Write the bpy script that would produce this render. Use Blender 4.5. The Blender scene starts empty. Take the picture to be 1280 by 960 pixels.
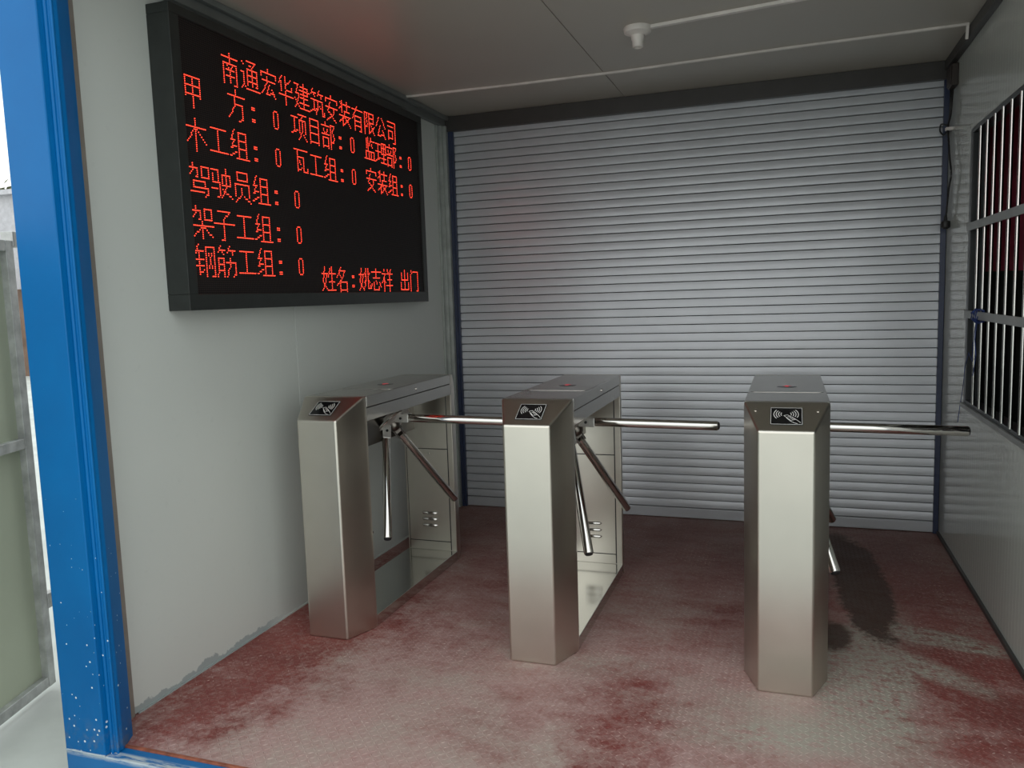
import bpy, bmesh, math, random
from mathutils import Vector, Matrix
random.seed(7)
C = bpy.context.scene.collection
scn = bpy.context.scene
# ------------------------------------------------------------------ camera
cam_d = bpy.data.cameras.new('camera'); cam = bpy.data.objects.new('camera', cam_d); C.objects.link(cam)
CAMP = Vector((2.0834, -0.1133, 1.369)); YAW, PITCH, ROLL, FPX = -.3349, -.1092, -.0322, 1000.0
fwd = Vector((math.sin(YAW)*math.cos(PITCH), math.cos(YAW)*math.cos(PITCH), math.sin(PITCH)))
rt = Vector((math.cos(YAW), -math.sin(YAW), 0)); up = rt.cross(fwd)
r2 = rt*math.cos(ROLL)+up*math.sin(ROLL); u2 = -rt*math.sin(ROLL)+up*math.cos(ROLL)
cam.matrix_world = Matrix(((r2.x,u2.x,-fwd.x,CAMP.x),(r2.y,u2.y,-fwd.y,CAMP.y),(r2.z,u2.z,-fwd.z,CAMP.z),(0,0,0,1)))
cam_d.sensor_width = 36.0; cam_d.lens = 36.0*FPX/1280; cam_d.clip_start = .02; cam_d.clip_end = 300
scn.camera = cam
# ------------------------------------------------------------------ sky, exposure
w = bpy.data.worlds.new('overcast_sky'); scn.world = w; w.use_nodes = True
nt = w.node_tree; bg = nt.nodes['Background']
tc = nt.nodes.new('ShaderNodeTexCoord'); sp = nt.nodes.new('ShaderNodeSeparateXYZ'); mr = nt.nodes.new('ShaderNodeMapRange')
mixc = nt.nodes.new('ShaderNodeMix'); mixc.data_type = 'RGBA'
nt.links.new(tc.outputs['Generated'], sp.inputs[0]); nt.links.new(sp.outputs['Z'], mr.inputs[0])
mr.inputs[1].default_value = 0; mr.inputs[2].default_value = .9
nt.links.new(mr.outputs[0], mixc.inputs[0])
mixc.inputs[6].default_value = (1.0, 1.0, .97, 1); mixc.inputs[7].default_value = (.90, .98, 1.0, 1)
nt.links.new(mixc.outputs[2], bg.inputs[0]); bg.inputs[1].default_value = 1.15
scn.view_settings.view_transform = 'Standard'; scn.view_settings.look = 'None'
scn.view_settings.gamma = 1; scn.view_settings.use_curve_mapping = False
scn.view_settings.exposure = 0.5

# ------------------------------------------------------------------ dimensions
W, D, H, Y0 = 2.864, 4.687, 2.50, 1.70
TW, TL, TC, TM, TH, TH1 = .279, 1.192, .139, .051, .98, .902     # turnstile

# ------------------------------------------------------------------ helpers
def obj(name, bm, mat, parent=None, bevel=0, seg=2, smooth=False):
    me = bpy.data.meshes.new(name); bmesh.ops.recalc_face_normals(bm, faces=bm.faces[:]); bm.to_mesh(me); bm.free()
    o = bpy.data.objects.new(name, me); C.objects.link(o)
    if mat is not None: me.materials.append(mat)
    if parent is not None: o.parent = parent
    if smooth or bevel:
        for p in me.polygons: p.use_smooth = True
    if bevel:
        b = o.modifiers.new('bevel', 'BEVEL'); b.width = bevel; b.segments = seg; b.limit_method = 'ANGLE'; b.angle_limit = math.radians(25)
        b.harden_normals = True
    elif smooth:
        me.set_sharp_from_angle(angle=math.radians(38))
    return o
def tag(o, label=None, cat=None, group=None, kind=None):
    if label: o['label'] = label
    if cat: o['category'] = cat
    if group: o['group'] = group
    if kind: o['kind'] = kind
    return o
def thing(name, label, cat, loc=(0,0,0), group=None):
    o = bpy.data.objects.new(name, None); C.objects.link(o); o.location = loc; o.empty_display_size = .1
    return tag(o, label, cat, group)
def box(bm, x0, x1, y0, y1, z0, z1):
    vs = [bm.verts.new((x, y, z)) for z in (z0, z1) for y in (y0, y1) for x in (x0, x1)]
    for f in ((0,1,3,2),(4,6,7,5),(0,4,5,1),(2,3,7,6),(0,2,6,4),(1,5,7,3)): bm.faces.new([vs[i] for i in f])
    return vs
def B(*boxes):
    bm = bmesh.new()
    for b in boxes: box(bm, *b)
    return bm
def tube(bm, pts, r, n=12, cap=True, radii=None):
    pts = [Vector(p) for p in pts]; rings = []
    for i, p in enumerate(pts):
        a = pts[max(i-1,0)]; b = pts[min(i+1,len(pts)-1)]; d = (b-a).normalized()
        ref = Vector((0,0,1)) if abs(d.z) < .9 else Vector((1,0,0))
        u = d.cross(ref).normalized(); v = d.cross(u)
        rr = radii[i] if radii else r
        rings.append([bm.verts.new(p+(u*math.cos(t)+v*math.sin(t))*rr) for t in [2*math.pi*k/n for k in range(n)]])
    for a, b in zip(rings, rings[1:]):
        for k in range(n): bm.faces.new((a[k], a[(k+1)%n], b[(k+1)%n], b[k]))
    if cap: bm.faces.new(rings[0][::-1]); bm.faces.new(rings[-1])
    return bm
def T(pts, r, n=12, radii=None): return tube(bmesh.new(), pts, r, n, True, radii)
def prism(bm, poly, z0, z1f):
    """plan polygon, z0 number, z1f number or function(x,y)"""
    g = z1f if callable(z1f) else (lambda x, y: z1f)
    lo = [bm.verts.new((x, y, z0)) for x, y in poly]; hi = [bm.verts.new((x, y, g(x, y))) for x, y in poly]
    n = len(poly)
    for i in range(n): bm.faces.new((lo[i], lo[(i+1)%n], hi[(i+1)%n], hi[i]))
    bm.faces.new(lo[::-1])
    return lo, hi

# ------------------------------------------------------------------ materials
class NB:
    def __init__(s, name):
        s.m = bpy.data.materials.new(name); s.m.use_nodes = True; s.t = s.m.node_tree; s.n = s.t.nodes; s.l = s.t.links
        s.b = s.n['Principled BSDF']
    def add(s, kind, **kw):
        nd = s.n.new('ShaderNode'+kind)
        for k, v in kw.items(): setattr(nd, k, v)
        return nd
    def link(s, a, b): s.l.new(a, b)
    def coord(s, kind='Object', scale=(1,1,1)):
        if kind == 'World': c = s.add('NewGeometry').outputs['Position']
        else: c = s.add('TexCoord').outputs[kind]
        mp = s.add('Mapping'); mp.inputs['Scale'].default_value = scale; s.link(c, mp.inputs[0]); return mp.outputs[0]
    def noise(s, vec, scale, detail=4, rough=.55, dist=0):
        nd = s.add('TexNoise'); s.link(vec, nd.inputs['Vector']); nd.inputs['Scale'].default_value = scale
        nd.inputs['Detail'].default_value = detail; nd.inputs['Roughness'].default_value = rough; nd.inputs['Distortion'].default_value = dist
        return nd.outputs['Fac']
    def rng(s, v, a, b, c=0, d=1):
        nd = s.add('MapRange'); nd.clamp = True; s.link(v, nd.inputs[0])
        for i, x in enumerate((a,b,c,d)): nd.inputs[i+1].default_value = x
        return nd.outputs[0]
    def math(s, op, a, b=None, clamp=False):
        nd = s.add('Math', operation=op, use_clamp=clamp)
        for i, v in enumerate((a, b)):
            if v is None: continue
            if isinstance(v, (int, float)): nd.inputs[i].default_value = v
            else: s.link(v, nd.inputs[i])
        return nd.outputs[0]
    def mix(s, f, a, b):
        nd = s.add('Mix', data_type='RGBA')
        if isinstance(f, (int, float)): nd.inputs[0].default_value = f
        else: s.link(f, nd.inputs[0])
        for i, v in ((6, a), (7, b)):
            if isinstance(v, tuple): nd.inputs[i].default_value = v if len(v) == 4 else (*v, 1)
            else: s.link(v, nd.inputs[i])
        return nd.outputs[2]
    def bump(s, h, strength=.2, dist=.002):
        nd = s.add('Bump'); nd.inputs['Strength'].default_value = strength; nd.inputs['Distance'].default_value = dist
        s.link(h, nd.inputs['Height']); s.link(nd.outputs[0], s.b.inputs['Normal']); return nd
    def set(s, color=None, rough=None, metal=None, **kw):
        for k, v in (('Base Color', color), ('Roughness', rough), ('Metallic', metal), *kw.items()):
            if v is None: continue
            if isinstance(v, tuple): s.b.inputs[k].default_value = v if len(v) == 4 else (*v, 1)
            elif isinstance(v, (int, float)): s.b.inputs[k].default_value = v
            else: s.link(v, s.b.inputs[k])
        return s.m
def plain(name, color, rough=.5, metal=0, var=.12, nscale=9, bump=0, **kw):
    s = NB(name); v = s.coord('World'); n = s.noise(v, nscale, 5)
    lo = tuple(c*(1-var) for c in color); hi = tuple(min(1, c*(1+var)) for c in color)
    c = s.mix(s.rng(n, .3, .7), lo, hi)
    if bump: s.bump(s.noise(v, nscale*14, 3), bump, .001)
    return s.set(c, rough, metal, **kw)

def steel(name, color, rough, brush=(60, 60, 1.2), bump=.008, spots=True):
    s = NB(name); v = s.coord('Object', brush); n = s.noise(v, 9, 4, .6)
    v2 = s.coord('World'); big = s.noise(v2, 3.2, 3)
    c = s.mix(s.rng(big, .3, .7), tuple(x*.92 for x in color), color)
    r = s.math('ADD', s.rng(n, .3, .7, -.008, .012), rough)
    if spots: r = s.math('ADD', r, s.rng(s.noise(v2, 5, 3), .5, .8, 0, .05))
    s.bump(n, bump, .0006)
    return s.set(c, r, 1.0)
M = {}
M['steel'] = steel('brushed_stainless', (.69, .655, .585), .30)
M['steel_top'] = steel('brushed_stainless_lid', (.56, .55, .52), .24, brush=(60, 1.2, 60))
M['steel_base'] = steel('satin_stainless_base', (.64, .64, .60), .13, brush=(40, 1.2, 60), bump=.01)
M['chrome'] = steel('polished_tube', (.70, .68, .65), .10, bump=.02, spots=False)
M['cast'] = plain('cast_bracket_metal', (.66, .66, .63), .38, .7, .1, 40)
M['dark'] = plain('dark_rubber', (.02, .02, .022), .5)
M['steel_dark'] = steel('housing_shade_steel', (.20, .185, .165), .3, brush=(60, 1.2, 60))  # darker copy of the steel: the housing's shade is put into its colour
M['black_gloss'] = plain('black_gloss_acrylic', (.008, .008, .009), .08)
M['print'] = plain('white_print', (.75, .75, .72), .5)

def panel_mat(name, color, rough, rib=None, dirt=False):
    s = NB(name); v = s.coord('World'); n = s.noise(v, 1.6, 5); n2 = s.noise(v, 26, 4)
    c = s.mix(s.rng(n, .3, .7), tuple(x*.96 for x in color), color)
    c = s.mix(s.rng(n2, .62, .72, 0, .18), c, tuple(x*.8 for x in color))
    if dirt:
        sx = s.add('SeparateXYZ'); s.link(v, sx.inputs[0])
        hz = s.math('ADD', s.math('MULTIPLY', s.noise(v, 7, 5, .7), .11), -.028)
        ch = s.rng(s.math('SUBTRACT', hz, sx.outputs['Z']), 0, .004)
        far = s.rng(sx.outputs['Y'], 2.75, 2.6)
        c = s.mix(s.math('MULTIPLY', ch, far), c, (.36, .41, .41))
    h = s.noise(v, 70, 3)
    if rib:
        sx2 = s.add('SeparateXYZ'); s.link(v, sx2.inputs[0])
        fr = s.math('FRACT', s.math('MULTIPLY', sx2.outputs['Y'], 1/rib))
        g = s.rng(s.math('ABSOLUTE', s.math('SUBTRACT', fr, .5)), .44, .5)
        s.bump(g, .9, .002); c = s.mix(s.math('MULTIPLY', g, .45), c, (.75, .77, .74)); s.b.inputs['Specular IOR Level'].default_value = .8
    else: s.bump(h, .06, .001)
    return s.set(c, rough)
M['wall_l'] = panel_mat('left_wall_panel_paint', (.64, .68, .645), .40, dirt=True)
M['wall_r'] = panel_mat('right_wall_panel_paint', (.54, .57, .53), .13, rib=.042)
M['ceil'] = panel_mat('ceiling_panel_paint', (.44, .41, .355), .36)
M['joint'] = plain('joint_dark', (.06, .06, .06), .7)
M['trim_dark'] = plain('dark_brown_trim', (.045, .042, .040), .45)
M['trim_grey'] = plain('grey_trim', (.14, .15, .145), .4)
M['trim_wall'] = plain('wall_edge_trim', (.24, .215, .185), .5)
M['trim_metal'] = plain('galvanised_channel', (.40, .43, .41), .35, .3, .15, 14)
M['white_flash'] = plain('white_painted_flashing', (.9, .9, .86), .5)
M['slat'] = plain('shutter_slat_paint', (.56, .585, .62), .34, .3, .04, 5)
M['navy'] = plain('navy_guide_paint', (.028, .040, .085), .35)
M['pvc'] = plain('white_pvc', (.72, .68, .64), .45)
M['black_cable'] = plain('black_cable', (.012, .012, .012), .5)
M['brown_box'] = plain('brown_black_box', (.03, .022, .018), .5)
M['frame_dark'] = plain('window_dark_frame', (.06, .065, .068), .35, .4)
M['frame_grey'] = plain('window_flat_bar', (.30, .31, .30), .4, .5)
M['bar'] = plain('window_round_bar', (.62, .62, .60), .2, 1.0, .05, 30)
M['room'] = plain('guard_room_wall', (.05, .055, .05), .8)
M['blue_cord'] = plain('blue_cord', (.03, .06, .22), .6)
M['case'] = plain('display_case', (.028, .032, .030), .4, .2, .12, 20, .15)
M['galv'] = plain('galvanised_gate_steel', (.48, .49, .48), .42, .45, .25, 18, .2)
M['sheet'] = plain('pale_green_sheet', (.52, .57, .43), .5, 0, .05, 3)
M['concrete'] = plain('light_concrete_ground', (.54, .56, .53), .8, 0, .14, 2.2, .3)
M['far_wall'] = plain('distant_wall_render', (.50, .50, .53), .8)
M['leaf'] = plain('distant_foliage', (.10, .11, .05), .7, 0, .6, 2)
M['timber'] = plain('distant_timber', (.16, .10, .07), .8, 0, .5, 2)
M['yellow'] = plain('distant_yellow', (.7, .6, .1), .6)
M['rust'] = plain('rust_red_edge', (.30, .09, .05), .6, 0, .4, 30)

# blue container paint with white specks and scuffs near the bottom
s = NB('blue_container_paint'); v = s.coord('World')
base = s.mix(s.rng(s.noise(v, 2.5, 4), .3, .7), (.0, .112, .34), (.0, .142, .41))
vo = s.add('TexVoronoi'); s.link(v, vo.inputs['Vector']); vo.inputs['Scale'].default_value = 44
sx = s.add('SeparateXYZ'); s.link(v, sx.inputs[0])
rad = s.rng(sx.outputs['Z'], .95, -.05, .015, .20)
spk = s.math('LESS_THAN', vo.outputs['Distance'], s.math('MULTIPLY', rad, s.rng(s.noise(v, 17, 2), .36, .56, 0, 1)))
base = s.mix(spk, base, (.62, .70, .75))
low = s.math('MULTIPLY', s.rng(sx.outputs['Z'], .12, 0), s.rng(s.noise(v, 22, 5, .7), .5, .66))
base = s.mix(s.math('MULTIPLY', low, .5), base, (.16, .17, .15))
s.bump(s.noise(v, 40, 3), .08, .001)
s.b.inputs['Specular IOR Level'].default_value = .22; M['blue'] = s.set(base, .4)
# sill: same paint, with pale scraped band
s = NB('blue_sill_paint'); v = s.coord('World'); sx = s.add('SeparateXYZ'); s.link(v, sx.inputs[0])
base = s.mix(s.rng(s.noise(v, 6, 4), .3, .7), (.0, .12, .36), (.002, .16, .43))
sc = s.math('MULTIPLY', s.rng(s.noise(s.coord('World', (1, 9, 9)), 9, 6, .75), .40, .52), s.rng(sx.outputs['Y'], 1.70, 1.69))
sc = s.math('MULTIPLY', sc, s.rng(sx.outputs['Z'], -.02, -.004))
base = s.mix(sc, base, (.50, .56, .60))
M['sill'] = s.set(base, .4)

# floor: worn red paint on checker plate
def floor_mat(name, lug):
    s = NB(name); v = s.coord('World'); sx = s.add('SeparateXYZ'); s.link(v, sx.inputs[0])
    X, Y = sx.outputs['X'], sx.outputs['Y']
    nA = s.noise(v, 1.7, 6, .62, .6); nB = s.noise(v, 7, 6, .7, .5); nC = s.noise(v, 34, 4, .7)
    rot = s.add('Mapping'); s.link(v, rot.inputs[0]); rot.inputs['Rotation'].default_value = (0, 0, -.5); rot.inputs['Scale'].default_value = (1, 3.2, 1)
    nS = s.noise(rot.outputs[0], 2.6, 6, .65, .4)
    def blob(cx, cy, rx, ry, ang, soft=.5, wob=.55):
        mp = s.add('Mapping', vector_type='TEXTURE'); s.link(v, mp.inputs[0]); mp.inputs['Location'].default_value = (cx, cy, 0)
        mp.inputs['Rotation'].default_value = (0, 0, ang); mp.inputs['Scale'].default_value = (rx, ry, 1)
        ln = s.add('VectorMath', operation='LENGTH'); s.link(mp.outputs[0], ln.inputs[0])
        d = s.math('ADD', ln.outputs['Value'], s.math('ADD', s.math('MULTIPLY', s.math('SUBTRACT', nB, .5), wob*2), s.math('MULTIPLY', s.math('SUBTRACT', nC, .5), wob*1.1)))
        return s.rng(d, 1+soft, 1-soft)
    red = s.mix(s.rng(nA, .35, .65), (.20, .050, .043), (.29, .072, .060))
    pink = (.47, .315, .29); cement = (.42, .39, .33)
    # amount of dust
    dust = s.math('ADD', s.math('MULTIPLY', nA, .9), s.math('MULTIPLY', nS, .7))
    front = s.rng(Y, 3.6, 2.2, -.16, .14)
    dust = s.math('ADD', dust, front)
    dust = s.math('SUBTRACT', dust, s.math('MULTIPLY', blob(2.72, 2.35, .30, .8, -.15, .6), .30))
    dust = s.math('SUBTRACT', dust, s.math('MULTIPLY', blob(1.60, 2.25, .13, .42, .1, .6), .28))
    dust = s.math('SUBTRACT', dust, s.math('MULTIPLY', blob(.16, 2.45, .30, .85, -.05, .5), .42))
    dust = s.math('SUBTRACT', dust, s.math('MULTIPLY', blob(2.55, 3.6, .4, .6, 0, .6), .16))
    f = s.rng(s.math('ADD', dust, s.math('MULTIPLY', s.math('SUBTRACT', nB, .5), .55)), .50, .94, .08, .92)
    f = s.math('ADD', f, s.math('ADD', s.math('MULTIPLY', s.math('SUBTRACT', nC, .5), 1.1), s.math('MULTIPLY', s.math('SUBTRACT', s.noise(v, 95, 3, .7), .5), .9)), True)
    col = s.mix(f, red, pink)
    gry = s.rng(s.noise(v, 2.3, 5, .6, .3), .46, .64, 0, .55)
    col = s.mix(s.math('MULTIPLY', gry, f), col, cement)
    cem = s.math('MAXIMUM', blob(2.33, 2.80, .17, .50, -.05, .14, .6), blob(2.62, 3.22, .26, .085, -.35, .16, .6))
    cem = s.math('MAXIMUM', cem, blob(2.50, 2.98, .30, .07, -.7, .3, .6))
    cem = s.math('MAXIMUM', cem, blob(2.15, 2.36, .32, .10, .25, .5, .7))
    cem = s.math('MAXIMUM', cem, s.math('MULTIPLY', blob(2.42, 3.5, .11, .38, .2, .4, .8), .6))
    cem = s.math('MULTIPLY', cem, s.rng(s.math('ADD', s.math('MULTIPLY', nC, .6), s.math('MULTIPLY', s.noise(rot.outputs[0], 16, 5, .7, .8), .6)), .50, .66, .12, .97))
    col = s.mix(cem, col, cement)
    # browner, darker tone towards the back, and the wet patch
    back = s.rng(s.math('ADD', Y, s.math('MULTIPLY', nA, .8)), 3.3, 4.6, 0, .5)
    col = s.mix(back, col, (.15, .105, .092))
    wet = s.math('MAXIMUM', blob(2.405, 3.80, .115, .66, .03, .10, .45), blob(2.25, 3.15, .075, .14, 0, .2, .5))
    wet = s.math('MAXIMUM', wet, blob(2.31, 4.22, .12, .34, 0, .15, .4))
    col = s.mix(s.math('MULTIPLY', wet, .9), col, (.062, .031, .020))
    if lug:
        worn = s.math('MULTIPLY', s.rng(s.noise(v, 60, 2), .54, .68), s.rng(s.noise(v, 3.5, 3), .42, .62, .10, .75))
        worn = s.math('MULTIPLY', worn, s.math('SUBTRACT', 1.0, s.math('MULTIPLY', wet, .8)))
        col = s.mix(s.math('MULTIPLY', worn, .9), col, (.70, .58, .52))
    s.bump(s.noise(v, 120, 3), .25, .0008)
    r = s.rng(nB, .3, .7, .42, .60)
    s.b.inputs['Specular IOR Level'].default_value = .3
    return s.set(col, r, 0)
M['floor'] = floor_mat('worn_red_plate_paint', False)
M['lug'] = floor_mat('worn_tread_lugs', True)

# unlit LED matrix
s = NB('unlit_led_matrix'); v = s.coord('Object'); sx = s.add('SeparateXYZ'); s.link(v, sx.inputs[0])
PY, PZ = .00738, .0075
fy = s.math('SUBTRACT', s.math('FRACT', s.math('MULTIPLY', s.math('SUBTRACT', sx.outputs['Y'], 2.235), 1/PY)), .5)
fz = s.math('SUBTRACT', s.math('FRACT', s.math('MULTIPLY', s.math('SUBTRACT', sx.outputs['Z'], 1.41), 1/PZ)), .5)
rr = s.math('SQRT', s.math('ADD', s.math('MULTIPLY', fy, fy), s.math('MULTIPLY', fz, fz)))
dot = s.math('LESS_THAN', rr, .27)
band = s.math('GREATER_THAN', s.math('ABSOLUTE', fz), .40)
c = s.mix(band, (.004, .0035, .0035), (.012, .010, .010)); c = s.mix(dot, c, (.050, .036, .034))
s.bump(s.math('MULTIPLY', rr, -1), .3, .001)
s.b.inputs['Specular IOR Level'].default_value = .25; M['matrix'] = s.set(c, .6)
def emit(name, col, strength):
    s = NB(name); s.set((.05, .005, .003), .4); s.b.inputs['Emission Color'].default_value = (*col, 1); s.b.inputs['Emission Strength'].default_value = strength
    return s.m
M['led'] = emit('lit_red_led', (1.0, .05, .024), 2.8)
M['ind'] = emit('indicator_red', (1.0, .05, .08), .3)
s = NB('window_glass'); s.set((.75, .82, .80), .0); s.b.inputs['Transmission Weight'].default_value = 1; s.b.inputs['IOR'].default_value = 1.5
M['glass'] = s.m

# ================================================================== SETTING
def struct(name, bm, m, label=None, parent=None, **kw):
    o = obj(name, bm, m, parent, **kw); o['kind'] = 'structure'
    if label: o['label'] = label
    return o
struct('ground', B((-40, 30, -30, 60, -.35, -.15)), M['concrete'], 'light concrete ground outside the cabin')
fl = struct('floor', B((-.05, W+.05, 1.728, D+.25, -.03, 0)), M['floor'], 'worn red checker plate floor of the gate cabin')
# raised tread lozenges, past counting: one stuff part
bm = bmesh.new(); P = .0205; nx = int(W/P); ny = int((D-1.74)/P)
vs = []; fs = []
for i in range(nx):
    for j in range(ny):
        cx, cy = (i+.5)*P, 1.745+(j+.5)*P
        a = math.pi/4 if (i+j) % 2 else -math.pi/4
        ca, sa = math.cos(a), math.sin(a); k = len(vs)
        for (l, wd, z) in ((-.0098,0,0),(0,-.0027,0),(.0098,0,0),(0,.0027,0),(-.0055,0,.0010),(.0055,0,.0010)):
            vs.append((cx+l*ca-wd*sa, cy+l*sa+wd*ca, z))
        fs += [(k,k+1,k+4),(k+1,k+5,k+4),(k+1,k+2,k+5),(k+2,k+3,k+5),(k+3,k+4,k+5),(k+3,k,k+4)]
me = bpy.data.meshes.new('tread_lugs'); me.from_pydata(vs, [], fs); me.materials.append(M['lug'])
o = bpy.data.objects.new('tread_lugs', me); C.objects.link(o); o.parent = fl; o['kind'] = 'stuff'
bm.free()
obj('floor_front_edge', B((.10, W-.02, 1.722, 1.734, -.012, .004)), M['rust'], fl, .002)

# left wall : backing and panels with open joints
wl = struct('wall_left', B((-.055, -.006, 1.76, D+.25, 0, H)), M['joint'], 'light grey panel wall on the left')
for a, b in ((1.884, 2.955), (2.9575, 4.57)):
    obj('panel', B((-.006, 0, a, b, .004, H)), M['wall_l'], wl, .0015)
struct('baseboard_left', B((0, .006, 1.90, 4.56, 0, .006)), M['wall_l'], 'thin pale sealant line at the foot of the left wall')
# right wall: pieces around the window opening
Z0, Z1, WY0, WY1 = .80, 2.055, 2.30, 4.10
wr = struct('wall_right', B((W, W+.05, 1.70, D+.25, 0, Z0), (W, W+.05, 1.70, D+.25, Z1, H),
                            (W, W+.05, 1.70, WY0, Z0, Z1), (W, W+.05, WY1, D+.25, Z0, Z1)), M['wall_r'], 'glossy light grey ribbed wall on the right')
bb = struct('baseboard_right', B((W-.012, W, 1.73, D-.03, 0, .018)), M['trim_dark'], 'thin dark base channel along the right wall')
# wall behind the shutter
struct('wall_back', B((-.05, W+.05, D+.20, D+.25, 0, H)), M['trim_dark'])
# ceiling
ce = struct('ceiling', B((-.05, W+.05, 1.70, D+.25, H+.006, H+.06)), M['joint'], 'dull grey panel ceiling')
for a, b in ((.0, 1.172), (1.175, W)):
    obj('panel', B((a, b, 1.75, D-.01, H, H+.006)), M['ceil'], ce, .0015)
# trims
struct('trim_1', B((0, .035, 1.78, D-.02, 2.44, 2.5), (.035, .06, 1.78, D-.02, 2.475, 2.5)), M['trim_grey'], 'dark grey corner moulding where left wall meets ceiling', bevel=.004)
struct('trim_2', B((W-.03, W, 1.78, D-.02, 2.45, 2.5)), M['trim_dark'], 'dark moulding where right wall meets ceiling', bevel=.003)
struct('trim_3', B((.0, W, D-.04, D+.1, 2.408, 2.5)), M['trim_dark'], 'dark beam above the roller shutter', bevel=.003)
struct('trim_4', B((-.012, .006, 1.80, 1.882, 0, 2.44)), M['trim_wall'], 'brown grey edge strip where left wall meets blue post', bevel=.002)
struct('trim_5', B((-.05, .012, 4.57, 4.60, 0, 2.44), (.0, .03, 4.60, 4.625, 0, 2.44), (.0, .048, 4.625, 4.69, 0, 2.44)), M['trim_metal'], 'grey metal channel in the left back corner', bevel=.003)
# header and right post of the container front (out of frame, shade the mouth of the cabin)
blue_post = thing('container_post', 'blue painted steel corner post at left cabin mouth', 'post', (0, 0, 0))
bm = bmesh.new()
prism(bm, [(-.062,1.665),(.098,1.665),(.100,1.688),(.106,1.690),(.122,1.692),(.124,1.712),(.090,1.785),(.030,1.800),(-.062,1.800)], -.002, 2.62)
bm.faces.new([v for v in bm.verts if v.co.z > 2])
obj('post_body', bm, M['blue'], blue_post, .004)
obj('edge_roll', T([(.104,1.689,-.01),(.104,1.689,2.6)], .006, 10), M['blue'], blue_post, smooth=True)
obj('edge_roll', T([(.122,1.693,-.01),(.122,1.693,2.6)], .0045, 10), M['blue'], blue_post, smooth=True)
obj('weld_bead', T([(-.06,1.664,-.002),(-.02,1.663,.001),(.03,1.664,-.002),(.098,1.664,0)], .0028, 6), M['sill'], blue_post, smooth=True)
sill = obj('door_sill', B((-.062, W+.05, 1.665, 1.728, -.15, -.002)), M['sill'], bevel=.004); tag(sill, 'blue steel threshold beam with scraped white edge', 'sill')
struct('trim_6', B((-.06, W+.10, 1.665, 1.75, 2.5, 2.66)), M['blue'], 'blue front header beam')
struct('trim_7', B((W, W+.12, 1.665, 1.78, -.15, 2.5)), M['blue'], 'blue right front post')

# ================================================================== ROLLER SHUTTER
sh = thing('roller_shutter', 'closed grey slatted roller shutter across the back of the cabin', 'shutter', (0, D, 0))
PS = .0502; XL, XR = .070, W-.022
bm = bmesh.new(); prof = []
n = 8
for i in range(n+1):
    t = i/n; prof.append((-.0012*math.sin(math.pi*t) - .0042*(1-t), .0035 + t*(PS-.0055)))
prof = [(.012, .0015)] + prof + [(.012, PS-.0015)]
ra = [bm.verts.new((XL, y, z)) for y, z in prof]; rb = [bm.verts.new((XR, y, z)) for y, z in prof]
for i in range(len(prof)-1): bm.faces.new((ra[i], rb[i], rb[i+1], ra[i+1]))
bm.faces.new(ra[::-1]); bm.faces.new(rb); bm.faces.new((ra[-1], rb[-1], rb[0], ra[0]))
slat = obj('slat', bm, M['slat'], sh, smooth=True)
zoff = .066; slat.location = (0, 0, zoff)
ns = 0
for k in range(1, 48):
    z = zoff + k*PS
    if z + PS > 2.47: break
    c = slat.copy(); C.objects.link(c); c.parent = sh; c.location = (0, 0, z)
obj('bottom_bar', B((XL, XR, -.006, .012, .003, .064)), M['slat'], sh, .004)
g1 = obj('guide_rail', B((.048, .080, -.022, .03, .0, 2.408), (.048, .066, -.03, -.02, 0, 2.408)), M['navy'], sh, .002); g1['label'] = 'dark blue side guide'
obj('guide_rail', B((W-.028, W-.002, -.020, .03, .0, 2.408)), M['navy'], sh, .002)

# ================================================================== WINDOW
wn = struct('window_1', B((W-.004, W+.05, WY1-.045, WY1, Z0, Z1), (W-.004, W+.05, WY0, WY0+.045, Z0, Z1),
     (W-.004, W+.05, WY0+.045, WY1-.045, Z0, Z0+.022), (W-.004, W+.05, WY0+.045, WY1-.045, Z1-.022, Z1)), M['frame_dark'], 'barred guard window in the right wall', bevel=.002)
obj('sill_strip', B((W-.016, W-.004, WY0, WY1+.01, Z0-.014, Z0+.006)), M['frame_grey'], wn, .002)
y = 3.905; bar0 = None
while y > WY0+.06:
    if bar0 is None:
        bar0 = obj('bar', T([(0,0,Z0+.02),(0,0,Z1-.02)], .0072, 12), M['bar'], wn, smooth=True); bar0.location = (W-.002, y, 0)
    else:
        c = bar0.copy(); C.objects.link(c); c.parent = wn; c.location = (W-.002, y, 0)
    y -= .1295
for z in (1.222, 1.614):
    obj('cross_rail', B((W-.018, W-.010, WY0+.03, WY1-.035, z-.017, z+.017)), M['frame_grey'], wn, .0015)
cord = bmesh.new(); random.seed(3)
for q in range(3):
    yy = 3.80 - q*.035
    pts = [(W-.018+.020*math.cos(t*.9), yy+.018*math.sin(t*2.1+q), 1.222+.030*math.sin(t*.9)) for t in range(0, 16)]
    tube(cord, pts, .0025, 6)
tube(cord, [(W-.02,3.80,1.20),(W-.022,3.83,1.10),(W-.018,3.86,1.02),(W-.015,3.95,1.05),(W-.012,4.04,.98),(W-.012,4.07,.88),(W-.012,4.12,.80),(W-.012,4.17,.70)], .0016, 6)
tube(cord, [(W-.02,3.77,1.22),(W-.022,3.80,1.12),(W-.02,3.78,1.05),(W-.02,3.83,.96)], .0022, 6)
o = obj('cord', cord, M['blue_cord'], smooth=True); tag(o, 'blue cord tied around the lower window cross rail', 'cord')
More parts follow.
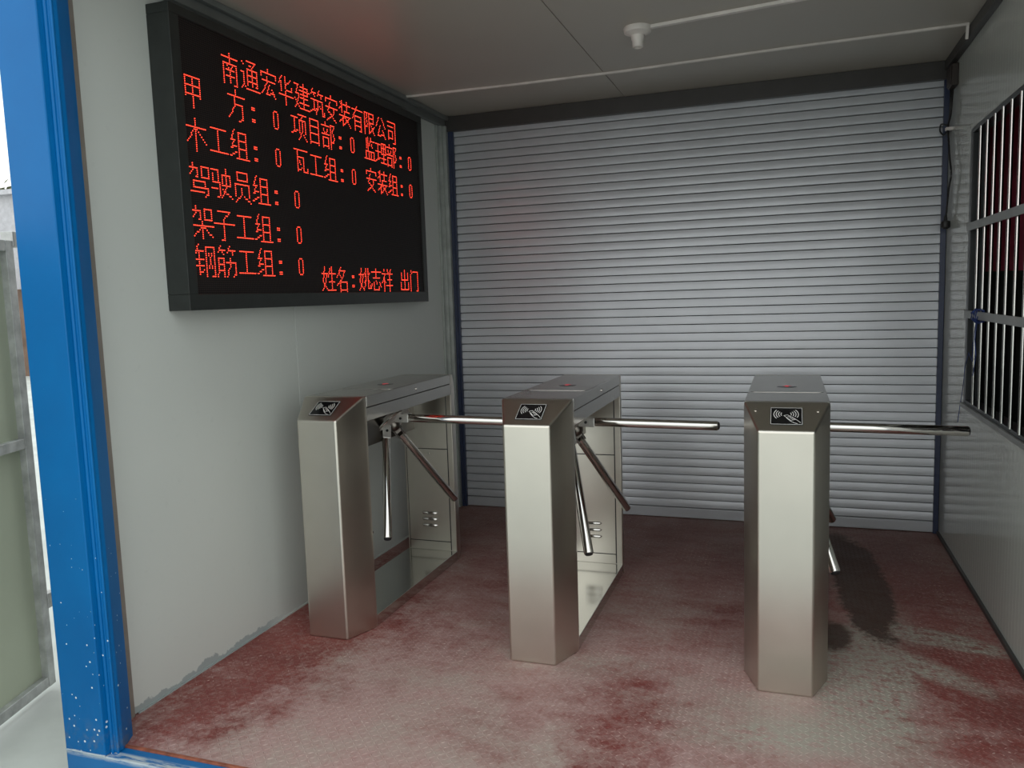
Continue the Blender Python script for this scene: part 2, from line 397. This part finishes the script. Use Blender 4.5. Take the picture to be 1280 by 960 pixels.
# guard room behind the glass
GX = W+2.4
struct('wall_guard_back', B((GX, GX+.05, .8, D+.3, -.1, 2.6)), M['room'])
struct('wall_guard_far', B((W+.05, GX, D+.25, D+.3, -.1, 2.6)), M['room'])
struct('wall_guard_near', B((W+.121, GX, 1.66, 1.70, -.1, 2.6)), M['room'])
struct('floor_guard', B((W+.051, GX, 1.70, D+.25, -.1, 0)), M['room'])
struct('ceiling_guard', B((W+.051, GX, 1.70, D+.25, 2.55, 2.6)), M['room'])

bn = obj('red_banner', B((W+.07, W+.95, D+.236, D+.244, 1.42, 2.35)), plain('banner_cloth', (.75, .09, .17), .7)); tag(bn, 'red cloth hanging in the dark room behind the barred window', 'banner')
# ================================================================== CEILING FITTINGS
def duct(name, pts, label, w_=.018, h_=.011):
    bm = bmesh.new()
    for (a, b) in zip(pts, pts[1:]):
        a = Vector(a); b = Vector(b); d = (b-a).normalized()
        ref = Vector((0,0,1)) if abs(d.z) < .5 else Vector((1,0,0))
        sd = d.cross(ref).normalized()*w_/2; up_ = ref*h_
        vs = [bm.verts.new(p) for p in (a-sd, a+sd, a+sd-up_, a-sd-up_, b-sd, b+sd, b+sd-up_, b-sd-up_)]
        for f in ((0,1,2,3),(4,7,6,5),(0,4,5,1),(1,5,6,2),(2,6,7,3),(3,7,4,0)): bm.faces.new([vs[i] for i in f])
    return tag(obj(name, bm, M['pvc'], bevel=.002), label, 'conduit')
duct('cable_conduit', [(-.02,4.07,H),(.70,4.095,H),(1.28,4.095,H),(2.05,4.045,H),(W-.038,4.025,H),(W-.038,4.04,2.435)], 'long white cable conduit across the ceiling from display to right wall')
duct('cable_conduit', [(1.50,3.462,H),(2.06,3.385,H),(W-.02,3.27,H)], 'white cable conduit running right from the ceiling lamp holder', .024, .014)
lh = thing('lamp_holder', 'white round lamp holder on the ceiling without a bulb', 'lamp', (1.462, 3.465, H))
def lathe(bm, prof, n=28, c=(0,0)):
    rings = []
    for r, z in prof:
        rings.append([bm.verts.new((c[0]+r*math.cos(2*math.pi*k/n), c[1]+r*math.sin(2*math.pi*k/n), z)) for k in range(n)])
    for a, b in zip(rings, rings[1:]):
        for k in range(n): bm.faces.new((a[k], a[(k+1)%n], b[(k+1)%n], b[k]))
    bm.faces.new(rings[0]); bm.faces.new(rings[-1][::-1])
    return bm
obj('base_plate', lathe(bmesh.new(), [(.060,0),(.062,-.006),(.058,-.022),(.040,-.030),(.030,-.034)]), M['pvc'], lh, smooth=True)
obj('socket', lathe(bmesh.new(), [(.030,-.030),(.028,-.050),(.024,-.058),(.023,-.082),(.019,-.084),(.017,-.060)]), M['pvc'], lh, smooth=True)

# junction box, hanging cord and plug
jb = thing('junction_box', 'small dark box high on the right wall beside shutter', 'box', (W, 4.50, 2.33))
obj('box_body', B((-.032, 0, -.055, .055, 0, .105)), M['brown_box'], jb, .005)
obj('cover', B((-.037, -.032, -.048, .048, .008, .097)), M['brown_box'], jb, .002)
pc = thing('power_cord', 'black cord and plug hanging down the right wall beside shutter', 'cord', (W, 4.55, 1.65))
X_ = -.012
def sp_(pts, sub=6):
    P_ = [Vector(p) for p in pts]; out = []
    for i in range(len(P_)-1):
        a = P_[max(i-1,0)]; b = P_[i]; c = P_[i+1]; d = P_[min(i+2,len(P_)-1)]
        for k in range(sub):
            t = k/sub; out.append(.5*((2*b)+(c-a)*t+(2*a-5*b+4*c-d)*t*t+(3*b-a-3*c+d)*t**3))
    return out+[P_[-1]]
bm = bmesh.new()
tube(bm, sp_([(X_,-.02,.69),(X_-.008,-.05,.60),(X_-.008,-.03,.55),(X_-.012,.02,.50),(X_-.01,.00,.44),(X_-.01,-.05,.34),(X_-.01,-.10,.25),(X_-.01,-.04,.18),(X_-.01,.00,.08),(X_-.01,.02,.04)]), .0045, 8)
tube(bm, sp_([(X_,.02,.69),(X_-.006,.0,.62),(X_-.006,.01,.55),(X_-.012,.02,.50)]), .004, 8)
tube(bm, sp_([(X_-.01,.03,.51),(X_-.03,.09,.53),(X_-.032,.11,.50),(X_-.02,.06,.47),(X_-.01,.02,.49)]), .004, 8)
obj('cable', bm, M['black_cable'], pc, smooth=True)
bm = bmesh.new(); tube(bm, [(X_-.01,.02,.06),(X_-.01,.02,.035),(X_-.01,.02,.03),(X_-.01,.02,.0),(X_-.01,.02,-.008)], .02, 12, True, [.006,.009,.021,.022,.012])
obj('plug', bm, M['black_cable'], pc, smooth=True)
h_ = obj('cord_clip', B((X_-.022, 0, .005, .035, .485, .50)), M['pvc'], pc, .002); h_['label'] = 'white clip on the wall'

# ================================================================== TURNSTILES
def arcpoly(bm, cx, cy, r, a0, a1, th, z, n=8):
    pts = [(cx+rr*math.cos(a0+(a1-a0)*k/n), cy+rr*math.sin(a0+(a1-a0)*k/n)) for rr, rng in ((r-th/2, range(n+1)), (r+th/2, range(n, -1, -1))) for k in rng]
    lo = [bm.verts.new((x, y, z)) for x, y in pts]; hi = [bm.verts.new((x, y, z+.0004)) for x, y in pts]; m = len(pts)
    for i in range(m): bm.faces.new((lo[i], lo[(i+1)%m], hi[(i+1)%m], hi[i]))
    for k in range(n): bm.faces.new((hi[k], hi[k+1], hi[m-2-k], hi[m-1-k]))
def stroke(bm, pts, th, z):
    for (a, b) in zip(pts, pts[1:]):
        a = Vector((*a, 0)); b = Vector((*b, 0)); d = (b-a).normalized(); s_ = Vector((-d.y, d.x, 0))*th/2; a = a-d*th*.3; b = b+d*th*.3
        q = [a-s_, b-s_, b+s_, a+s_]; lo = [bm.verts.new((p.x, p.y, z)) for p in q]; hi = [bm.verts.new((p.x, p.y, z+.0004)) for p in q]
        bm.faces.new(hi)
        for i in range(4): bm.faces.new((lo[i], lo[(i+1)%4], hi[(i+1)%4], hi[i]))
def disc_along(bm, c, d, r, t, n=24):
    return tube(bm, [Vector(c), Vector(c)+Vector(d).normalized()*t], r, n)

def make_turnstile(label, loc):
    t = thing('tripod_turnstile', label, 'turnstile', loc, 'tripod turnstiles in a row on the red floor')
    w, L, c, m = TW, TL, TC, TM; e = .026
    slope = (TH-TH1)/c
    zf = lambda x, y: TH1+slope*y if y <= c else TH
    plan = [(m,0),(w-m,0),(w,c),(w,c+e),(0,c+e),(0,c)]
    bm = bmesh.new(); lo, hi = prism(bm, plan, 0, zf)
    bm.faces.new((hi[0], hi[1], hi[2], hi[5])); bm.faces.new((hi[5], hi[2], hi[3], hi[4]))
    obj('front_post', bm, M['steel'], t, .0075, 4)
    bm = bmesh.new(); zr = lambda x, y: zf(x, L-y)
    lo, hi = prism(bm, [(x, L-y) for x, y in plan], 0, zr)
    bm.faces.new((hi[0], hi[1], hi[2], hi[5])); bm.faces.new((hi[5], hi[2], hi[3], hi[4]))
    rp = obj('rear_post', bm, M['steel'], t, .0045, 3)
    yi = L-c-e                                  # inner face of the rear post
    obj('door_joint', B((.010, w-.029, yi-.0006, yi+.001, .052, .872)), M['dark'], t)
    obj('access_door', B((.014, w-.034, yi-.002, yi+.002, .100, .590)), M['steel'], t, .0008)
    ad = obj('upper_plate', B((.014, w-.034, yi-.002, yi+.002, .594, .87)), M['steel'], t, .0008)
    obj('kick_plate', B((.014, w-.034, yi-.002, yi+.002, .052, .096)), M['steel'], t, .0008)
    for z in (.25, .217, .184):
        bm = bmesh.new(); n = 6
        tube(bm, [(.088,yi-.002,z),(.096,yi-.004,z),(.168,yi-.004,z),(.178,yi-.002,z)], .006, 10, True, [.002,.008,.008,.002])
        obj('vent_louver', bm, M['chrome'], t, smooth=True)
    obj('screw', disc_along(bmesh.new(), (.140,yi-.001,.568), (0,-1,0), .0045, .004, 10), M['chrome'], t)
    # base, beam, lid
    obj('base_plate', B((.0005, w-.0005, c+e-.004, yi+.004, 0, .050)), M['steel_base'], t, .002)
    obj('side_rail', B((.001, w-.001, c+e-.004, yi+.004, .877, .931)), M['steel_top'], t, .002)
    obj('seam_core', B((.004, w-.004, c+e-.004, yi+.004, .930, .936)), M['dark'], t)
    obj('lid', B((0, w, c+e, yi, .9345, TH)), M['steel_top'], t, .003)
    bm = bmesh.new(); q = []
    for (cx, cy, a) in ((w-.03,.43,-90),(w-.03,.76,0),(.03,.76,90),(.03,.43,180)):
        for k in range(4): q.append((cx+.02*math.cos(math.radians(a+30*k)), cy+.02*math.sin(math.radians(a+30*k))))
    lo, hi = prism(bm, q, TH-.001, TH+.0012); bm.faces.new(hi)
    obj('lid_plate', bm, M['steel_top'], t, .0006, 1)
    li = obj('indicator_light', lathe(bmesh.new(), [(.037, TH), (.037, TH+.0018), (.035, TH+.0024)], 28, (w/2, .592)), M['black_gloss'], t, smooth=True)
    bm = bmesh.new()
    q = [(-.006,-.020),(.006,-.020),(.006,.002),(.016,.002),(0,.020),(-.016,.002),(-.006,.002)]
    lo, hi = prism(bm, [(w/2+x, .592+y) for x, y in q], TH+.0022, TH+.0030); bm.faces.new(hi)
    o = obj('arrow', bm, M['ind'], li); o['label'] = 'small red lit arrow'
    obj('lock', disc_along(bmesh.new(), (w-.001, .632, .955), (1,0,0), .0065, .005, 14), M['chrome'], t, .0008)
    obj('door_knob', T([(w-.012,c+e-.002,.405),(w-.012,c+e+.006,.405),(w-.012,c+e+.012,.405)], .01, 12, [.006,.009,.005]), M['chrome'], t, smooth=True)
    # card reader on the slanted face
    cr = bpy.data.objects.new('card_reader', None)
    bm = bmesh.new(); box(bm, -.052, .052, -.047, .047, 0, .0022)
    cr = obj('card_reader', bm, M['black_gloss'], t, .001)
    th = math.atan2(TH-TH1, c); ln = math.hypot(c, TH-TH1)
    cr.rotation_euler = (th, 0, 0); cr.location = (w/2, c*.50, TH1+(TH-TH1)*.50+.0002)
    bm = bmesh.new(); z = .0022
    for a, b, cc, d in ((-.050,.050,-.045,-.0434),(-.050,.050,.0434,.045),(-.050,-.0484,-.045,.045),(.0484,.050,-.045,.045)): box(bm, a, b, cc, d, z, z+.0003)
    obj('border', bm, M['print'], cr)
    bm = bmesh.new()
    for r in (.0115, .0190, .0265, .0340):
        arcpoly(bm, -.006, .009, r, math.radians(138), math.radians(222), .0024, z)
    for r in (.0115, .0190, .0265, .0340):
        arcpoly(bm, .004, .009, r, math.radians(-30), math.radians(44), .0024, z)
    # hand holding a card
    stroke(bm, [(-.008,.002),(.004,.006),(.028,-.018),(.014,-.024),(-.008,.002)], .0018, z)
    stroke(bm, [(.004,-.004),(.018,-.006),(.034,-.022),(.044,-.034)], .0020, z)
    stroke(bm, [(.000,-.010),(.012,-.026),(.024,-.036),(.034,-.040)], .0020, z)
    stroke(bm, [(.012,-.010),(.022,-.020)], .0016, z)
    obj('card_symbol', bm, M['print'], cr)
    # mechanism
    bm = bmesh.new(); lo, hi = prism(bm, [(.05,c+e-.002),(.150,c+e-.002),(.150,.86),(.05,.86)], .725, .88); bm.faces.new(hi)
    obj('mechanism_housing', bm, M['steel_dark'], t, .004)
    Cc = Vector((.172, .592, .790))
    ends = [Vector((.772,.561,.823)), Vector((.306,.235,.360)), Vector((.326,.917,.362))]
    ax = sum(((q-Cc).normalized() for q in ends), Vector()).normalized()
    bm = bmesh.new(); tube(bm, [Cc-ax*.040, Cc-ax*.016, Cc-ax*.015, Cc-ax*.004, Cc-ax*.002], .08, 40, True, [.055,.055,.098,.098,.094])
    hub = obj('tripod_head', bm, M['cast'], t, smooth=True)
    e1 = ax.orthogonal().normalized(); e2 = ax.cross(e1)
    obj('rim', T([Cc-ax*.006+(e1*math.cos(a_)+e2*math.sin(a_))*.0975 for a_ in [2*math.pi*k/48 for k in range(49)]], .004, 8), M['chrome'], hub, smooth=True)
    bm = bmesh.new(); tube(bm, [Cc-ax*.003, Cc+ax*.016, Cc+ax*.026, Cc+ax*.030], .03, 24, True, [.030,.028,.020,.008])
    obj('head_cap', bm, M['steel_dark'], hub, smooth=True)
    for i, q in enumerate(ends):
        d0 = (q-Cc).normalized(); ei = (d0-ax*d0.dot(ax)).normalized(); Q = Cc+ei*.048; dn = (q-Q).normalized()
        a = Q+dn*.045; b = q
        bm = bmesh.new(); tube(bm, [a, b-dn*.004, b], .019, 28, True, [.019,.019,.0165])
        arm = obj('arm', bm, M['chrome'], t, smooth=True)
        obj('end_cap', T([b-dn*.001, b+dn*.003, b+dn*.005], .015, 24, [.0165,.015,.010]), M['dark'], arm, smooth=True)
        pr = (ax - dn*ax.dot(dn)).normalized(); sd = dn.cross(pr).normalized()
        bm = bmesh.new()
        for (u0,u1,v0,v1,s0,s1) in ((-.016,.056,-.020,.020,-.0215,-.0135),(-.016,.056,-.020,.020,.0135,.0215),(-.016,.030,-.016,.016,-.014,.014)):
            vv = [bm.verts.new(Q+dn*u+pr*p_+sd*q_) for q_ in (s0,s1) for p_ in (v0,v1) for u in (u0,u1)]
            for f in ((0,1,3,2),(4,6,7,5),(0,4,5,1),(2,3,7,6),(0,2,6,4),(1,5,7,3)): bm.faces.new([vv[i_] for i_ in f])
        obj('bracket', bm, M['cast'], arm, .004)
        bm = bmesh.new(); cpt = Q+dn*.018; disc_along(bm, cpt-sd*.026, sd, .006, .052, 12)
        obj('bolt', bm, M['dark'], arm)
        if i == 2:
            sv = Vector((.6,-.55,.3)); sv = (sv-dn*sv.dot(dn)).normalized()
            for u in (.075, .100): obj('screw', disc_along(bmesh.new(), Q+dn*u+sv*.0175, sv, .0042, .003, 10), M['chrome'], arm)
    return t
make_turnstile('stainless tripod turnstile nearest the left wall, under the display', (.1677, 2.603, 0))
make_turnstile('middle stainless tripod turnstile of the three', (1.0445, 2.606, 0))
t3 = make_turnstile('stainless tripod turnstile nearest the barred window, seen head on', (1.9377, 2.608, 0))
for x in (.040, TW-.040):
    yy = .097; o = obj('face_screw', disc_along(bmesh.new(), (x, yy, TH1+(TH-TH1)*yy/TC), (0,-.49,.87), .005, .0025, 12), M['chrome'], t3)

# ================================================================== LED DISPLAY
led = thing('led_display', 'black framed display board with red dot matrix writing on left wall', 'display', (0, 2.19, 1.36))
OY, OZ = 2.19, 1.36
def LB(*bx): return B(*[(a, b, c-OY, d-OY, e-OZ, f-OZ) for a, b, c, d, e, f in bx])
obj('case_back', LB((.001, .070, 2.195, 4.165, 1.365, 2.395)), M['case'], led)
for nm, b in (('frame_bar', (0, .095, 2.19, 4.17, 1.355, 1.412)), ('frame_bar', (0, .095, 2.19, 4.17, 2.366, 2.400)),
              ('frame_bar', (0, .095, 2.19, 2.236, 1.412, 2.366)), ('frame_bar', (0, .095, 4.124, 4.17, 1.412, 2.366))):
    obj(nm, LB(b), M['case'], led, .002)
bm = B((.068, .088, 2.236, 4.124, 1.412, 2.366)); scr = obj('led_screen', bm, M['matrix'], led); scr.location = (0, -OY, -OZ)
GL = {
'南':"1,2 13,2;7,0 7,4;2,15 2,5 12,5 12,15 10,15;5,6 6,7;9,6 8,7;4,8 10,8;4,11 10,11;7,8 7,14",
'通':"1,1 2,2;0,6 2,6 2,12 0,14;3,13 5,14 15,14;5,0 12,0 9,3;7,2 8,2;5,12 5,4 13,4 13,12 12,12;5,7 13,7;5,10 13,10;9,4 9,12",
'宏':"7,0 7,1;1,4 1,2 14,2 14,4;2,6 13,6;6,4 6,6 5,8 2,12 1,13;8,8 5,13 12,12;10,10 13,14",
'华':"4,0 1,4;3,3 3,8;12,1 7,5;7,0 7,6 8,7 13,7 13,5;1,10 14,10;7,8 7,15",
'建':"0,1 4,1 1,6 4,6 3,10 0,14;0,9 5,14 15,14;6,2 13,2 13,6;5,4 15,4;6,6 13,6;6,8 13,8;5,11 14,11;9,0 9,13",
'筑':"3,0 1,3;2,2 6,2;4,2 5,4;10,0 8,3;9,2 14,2;11,2 12,4;1,6 7,6;4,6 4,12;0,13 7,11;6,14 8,10 8,6 13,6 13,14 15,14 15,12;10,9 11,10",
'安':"7,0 7,1;1,4 1,2 14,2 14,4;6,4 3,9 5,10 12,15;11,7 9,11 2,15;1,7 14,7",
'装':"2,1 3,2;1,5 3,4;4,0 4,7;6,2 14,2;10,0 10,6;7,6 13,6;7,7 7,8;1,9 14,9;7,9 1,13;5,11 5,15 8,13;8,10 14,15;12,10 9,12",
'有':"1,2 14,2;7,0 1,8;4,15 4,6 12,6 12,15 10,15;4,9 12,9;4,12 12,12",
'限':"1,15 1,1 5,1 3,5 5,8 4,10 2,10;10,12 7,14 7,1 13,1 13,7 7,7;7,4 13,4;9,8 14,14;14,9 11,11",
'公':"5,1 1,7;9,1 14,7;7,6 3,13 12,12;10,9 14,14",
'司':"2,1 13,1 13,15 10,15;2,4 10,4;3,13 3,7 9,7 9,12 3,12",
'甲':"2,10 2,1 12,1 12,10;2,5 12,5;2,9 12,9;7,1 7,15",
'方':"7,0 7,2;1,3 14,3;6,3 6,8 1,14;6,7 12,7 12,14 9,15",
'项':"0,3 6,3;3,3 3,11;0,12 6,10;7,1 15,1;11,1 10,4;8,11 8,4 14,4 14,11;11,5 11,10 7,15;12,12 15,15",
'目':"3,15 3,1 12,1 12,15;3,5 12,5;3,9 12,9;3,14 12,14",
'部':"4,0 4,1;0,2 8,2;2,4 3,6;6,4 5,6;0,7 8,7;1,15 1,9 7,9 7,15;1,14 7,14;10,15 10,1 14,1 12,5 14,8 13,11 11,11",
'监':"3,1 3,7;5,0 5,8;9,0 7,5;8,2 14,2;10,4 11,6;2,14 2,9 13,9 13,14;6,9 6,14;9,9 9,14;0,14 15,14",
'理':"0,2 6,2;0,7 6,7;3,2 3,12;0,13 6,11;8,8 8,1 14,1 14,8 8,8;8,4 14,4;11,1 11,14;8,11 14,11;7,14 15,14",
'木':"1,4 14,4;7,0 7,15;7,4 1,11;7,4 14,11",
'工':"2,2 13,2;7,2 7,13;1,13 14,13",
'组':"4,0 1,5 4,5 1,9 5,8;0,13 5,11;7,14 7,1 13,1 13,14;7,5 13,5;7,9 13,9;5,14 15,14",
'瓦':"1,1 14,1;4,1 4,13 8,11;4,5 10,5 10,13 14,13 14,11;6,7 7,9",
'驾':"0,2 6,2 6,6 5,6;3,0 3,3 0,6;9,6 9,1 14,1 14,6 9,6;3,8 11,8 11,10;3,8 3,11 13,11 13,14 11,15;0,13 10,13",
'驶':"0,1 5,1 5,7;1,3 1,7 6,7 6,13 4,14;0,10 4,10;8,8 8,3 14,3 14,8 8,8;11,0 11,9 7,14;8,10 15,14",
'员':"4,4 4,0 12,0 12,4 4,4;2,12 2,6 13,6 13,12;7,8 7,11 2,15;9,12 14,15",
'架':"0,2 6,2 6,6 5,6;3,0 3,3 0,6;9,6 9,1 14,1 14,6 9,6;0,9 15,9;7,7 7,15;7,9 1,14;7,9 14,14",
'子':"3,1 12,1 7,5 7,15 5,15;0,7 15,7",
'钢':"3,0 0,5;2,3 6,3;1,7 6,7;0,10 6,10;3,4 3,14 6,12;8,15 8,1 14,1 14,15 12,15;10,4 12,11;12,4 10,11",
'筋':"3,0 1,3;2,2 6,2;4,2 5,4;10,0 8,3;9,2 14,2;11,2 12,4;0,15 1,12 1,6 5,6 5,15;1,9 5,9;1,12 5,12;7,8 14,8 14,14 12,15;10,6 10,9 7,15",
'姓':"3,0 1,9 5,13;5,4 4,9 0,14;0,4 6,4;9,1 7,6;8,4 15,4;11,0 11,14;8,9 14,9;6,14 15,14",
'名':"6,0 1,6;5,2 11,2 7,7 1,11;4,4 6,6;5,15 5,9 13,9 13,15;5,14 13,14",
'姚':"3,0 1,9 5,13;5,4 4,9 0,14;0,4 6,4;9,0 9,8 6,14;7,3 8,5;7,9 9,7;12,0 12,13 15,13 15,11;14,3 12,5;12,7 14,9",
'志':"1,2 14,2;7,0 7,6;3,6 12,6;1,10 0,13;4,9 4,14 11,14 11,12;7,8 8,10;12,9 14,12",
'祥':"3,0 3,1;0,3 5,3 0,9;3,6 3,15;4,8 5,9;8,0 9,2;13,0 12,2;7,3 15,3;8,7 14,7;6,11 15,11;11,3 11,15",
'出':"7,0 7,14;2,2 2,7 12,7 12,2;1,9 1,14 13,14 13,9",
'门':"2,0 3,2;1,3 1,15;5,1 13,1 13,15 11,15",
':':"4,6 6,6;4,7 6,7;4,12 6,12;4,13 6,13",
'0':"3,4 5,4;2,5 2,12;6,5 6,12;3,13 5,13",
}
def dots(g):
    S = set()
    for st in GL[g].split(';'):
        ps = [tuple(map(int, p.split(','))) for p in st.split()]
        for (x0, y0), (x1, y1) in zip(ps, ps[1:]):
            n = max(abs(x1-x0), abs(y1-y0), 1)
            for k in range(n+1): S.add((round(x0+(x1-x0)*k/n), round(y0+(y1-y0)*k/n)))
    return S
SC = {}
def char(g, col, row):
    if g not in SC:
        bm = bmesh.new(); hw = .0022
        for (cx, cy) in dots(g):
            y, z = (cx+.5)*PY, -(cy+.5)*PZ
            lo = []; hi = []
            for k in range(6):
                a = math.pi/3*k; lo.append(bm.verts.new((0, y+hw*math.cos(a), z+hw*math.sin(a)))); hi.append(bm.verts.new((.0012, y+hw*.8*math.cos(a), z+hw*.8*math.sin(a))))
            bm.faces.new(hi)
            for k in range(6): bm.faces.new((lo[k], lo[(k+1)%6], hi[(k+1)%6], hi[k]))
        o = obj('character', bm, M['led'], scr); SC[g] = o
    else:
        o = SC[g].copy(); C.objects.link(o); o.parent = scr
    o.location = (.088, 2.2355+col*PY, 2.3725-row*PZ)
def line(txt, col, row):
    for ch in txt:
        if ch != ' ': char(ch, col, row)
        col += 16
line('南通宏华建筑安装有限公司', 29, 8)
line('甲 方:', 0, 25); char('0', 69, 25)
line('项目部:', 88, 25); char('0', 152, 25)
line('监理部:', 172, 25); char('0', 236, 25)
line('木工组:', 0, 45); char('0', 69, 45)
line('瓦工组:', 88, 45); char('0', 152, 45)
line('安装组:', 172, 45); char('0', 236, 45)
for r_, s_ in ((66, '驾驶员组:'), (86, '架子工组:'), (104, '钢筋工组:')):
    line(s_, 0, r_); char('0', 85, r_)
line('姓名', 111, 112); char(':', 143, 111); line('姚志祥', 156, 112); line('出门', 216, 112)

# ================================================================== OUTSIDE LEFT
gt = thing('metal_gate', 'open galvanised gate leaf with pale green sheet beyond the blue post', 'gate', (-.725, 2.18, -.12))
ga = math.atan2(-.95, .29); gt.rotation_euler = (0, 0, ga)      # local x runs along the leaf towards the viewer
GH = 1.76; GLn = 1.5
def gbox(name, b, m, bev=.003, **kw): return obj(name, B(b), M[m], gt, bev)
gbox('stile', (0, .042, -.02, .02, 0, GH), 'galv'); gbox('stile', (GLn-.042, GLn, -.02, .02, 0, GH), 'galv')
gbox('bottom_rail', (.042, GLn-.042, -.018, .018, 0, .042), 'galv')
gbox('top_rail', (.042, GLn-.042, -.018, .018, GH-.042, GH), 'galv')
gbox('middle_rail', (.042, GLn-.042, -.018, .018, .965, 1.005), 'galv')
gbox('sheet', (.035, GLn-.035, -.012, -.008, .035, GH-.03), 'sheet', 0)
for z in (.31, 1.735):
    gbox('hinge_lug', (-.045, .004, -.025, .025, z, z+.06), 'galv', .004)
o = obj('gate_post', T([(-.735,2.30,-.15),(-.735,2.30,1.75)], .03, 14), M['white_flash'], smooth=True); tag(o, 'pale post that the outside gate hangs on', 'post')
fw = obj('boundary_wall', B((-24, -12.5, 14, 14.2, -.15, 1.9)), M['timber']); tag(fw, 'dark low site fence far behind the gate', 'fence')
bw = thing('distant_building', 'pale grey building far off behind the gate', 'building', (-16.4, 15.5, -.15))
obj('wall', B((-8, .7, 0, 5, 0, 4.5)), M['far_wall'], bw); obj('roof', B((-8.2, .8, -.2, 5.2, 4.5, 4.62)), M['far_wall'], bw)
tr = thing('distant_tree', 'brownish tree top showing above the far grey building', 'tree', (-25.6, 23.5, -.15))
obj('trunk', T([(0,0,0),(0,0,4.5)], .18, 8, [.22,.12]), M['timber'], tr, smooth=True)
random.seed(5); bm = bmesh.new()
for k in range(700):
    a = random.uniform(0, 6.28); rr = random.random()**.5*1.6; z = random.uniform(4.0, 6.4)
    p = Vector((rr*math.cos(a), rr*math.sin(a), z)); d = Vector((random.gauss(0,1), random.gauss(0,1), random.gauss(0,1))).normalized(); e = d.orthogonal().normalized()
    bm.faces.new([bm.verts.new(p+d*.16), bm.verts.new(p+e*.08), bm.verts.new(p-d*.16), bm.verts.new(p-e*.08)])
obj('foliage', bm, M['leaf'], tr)
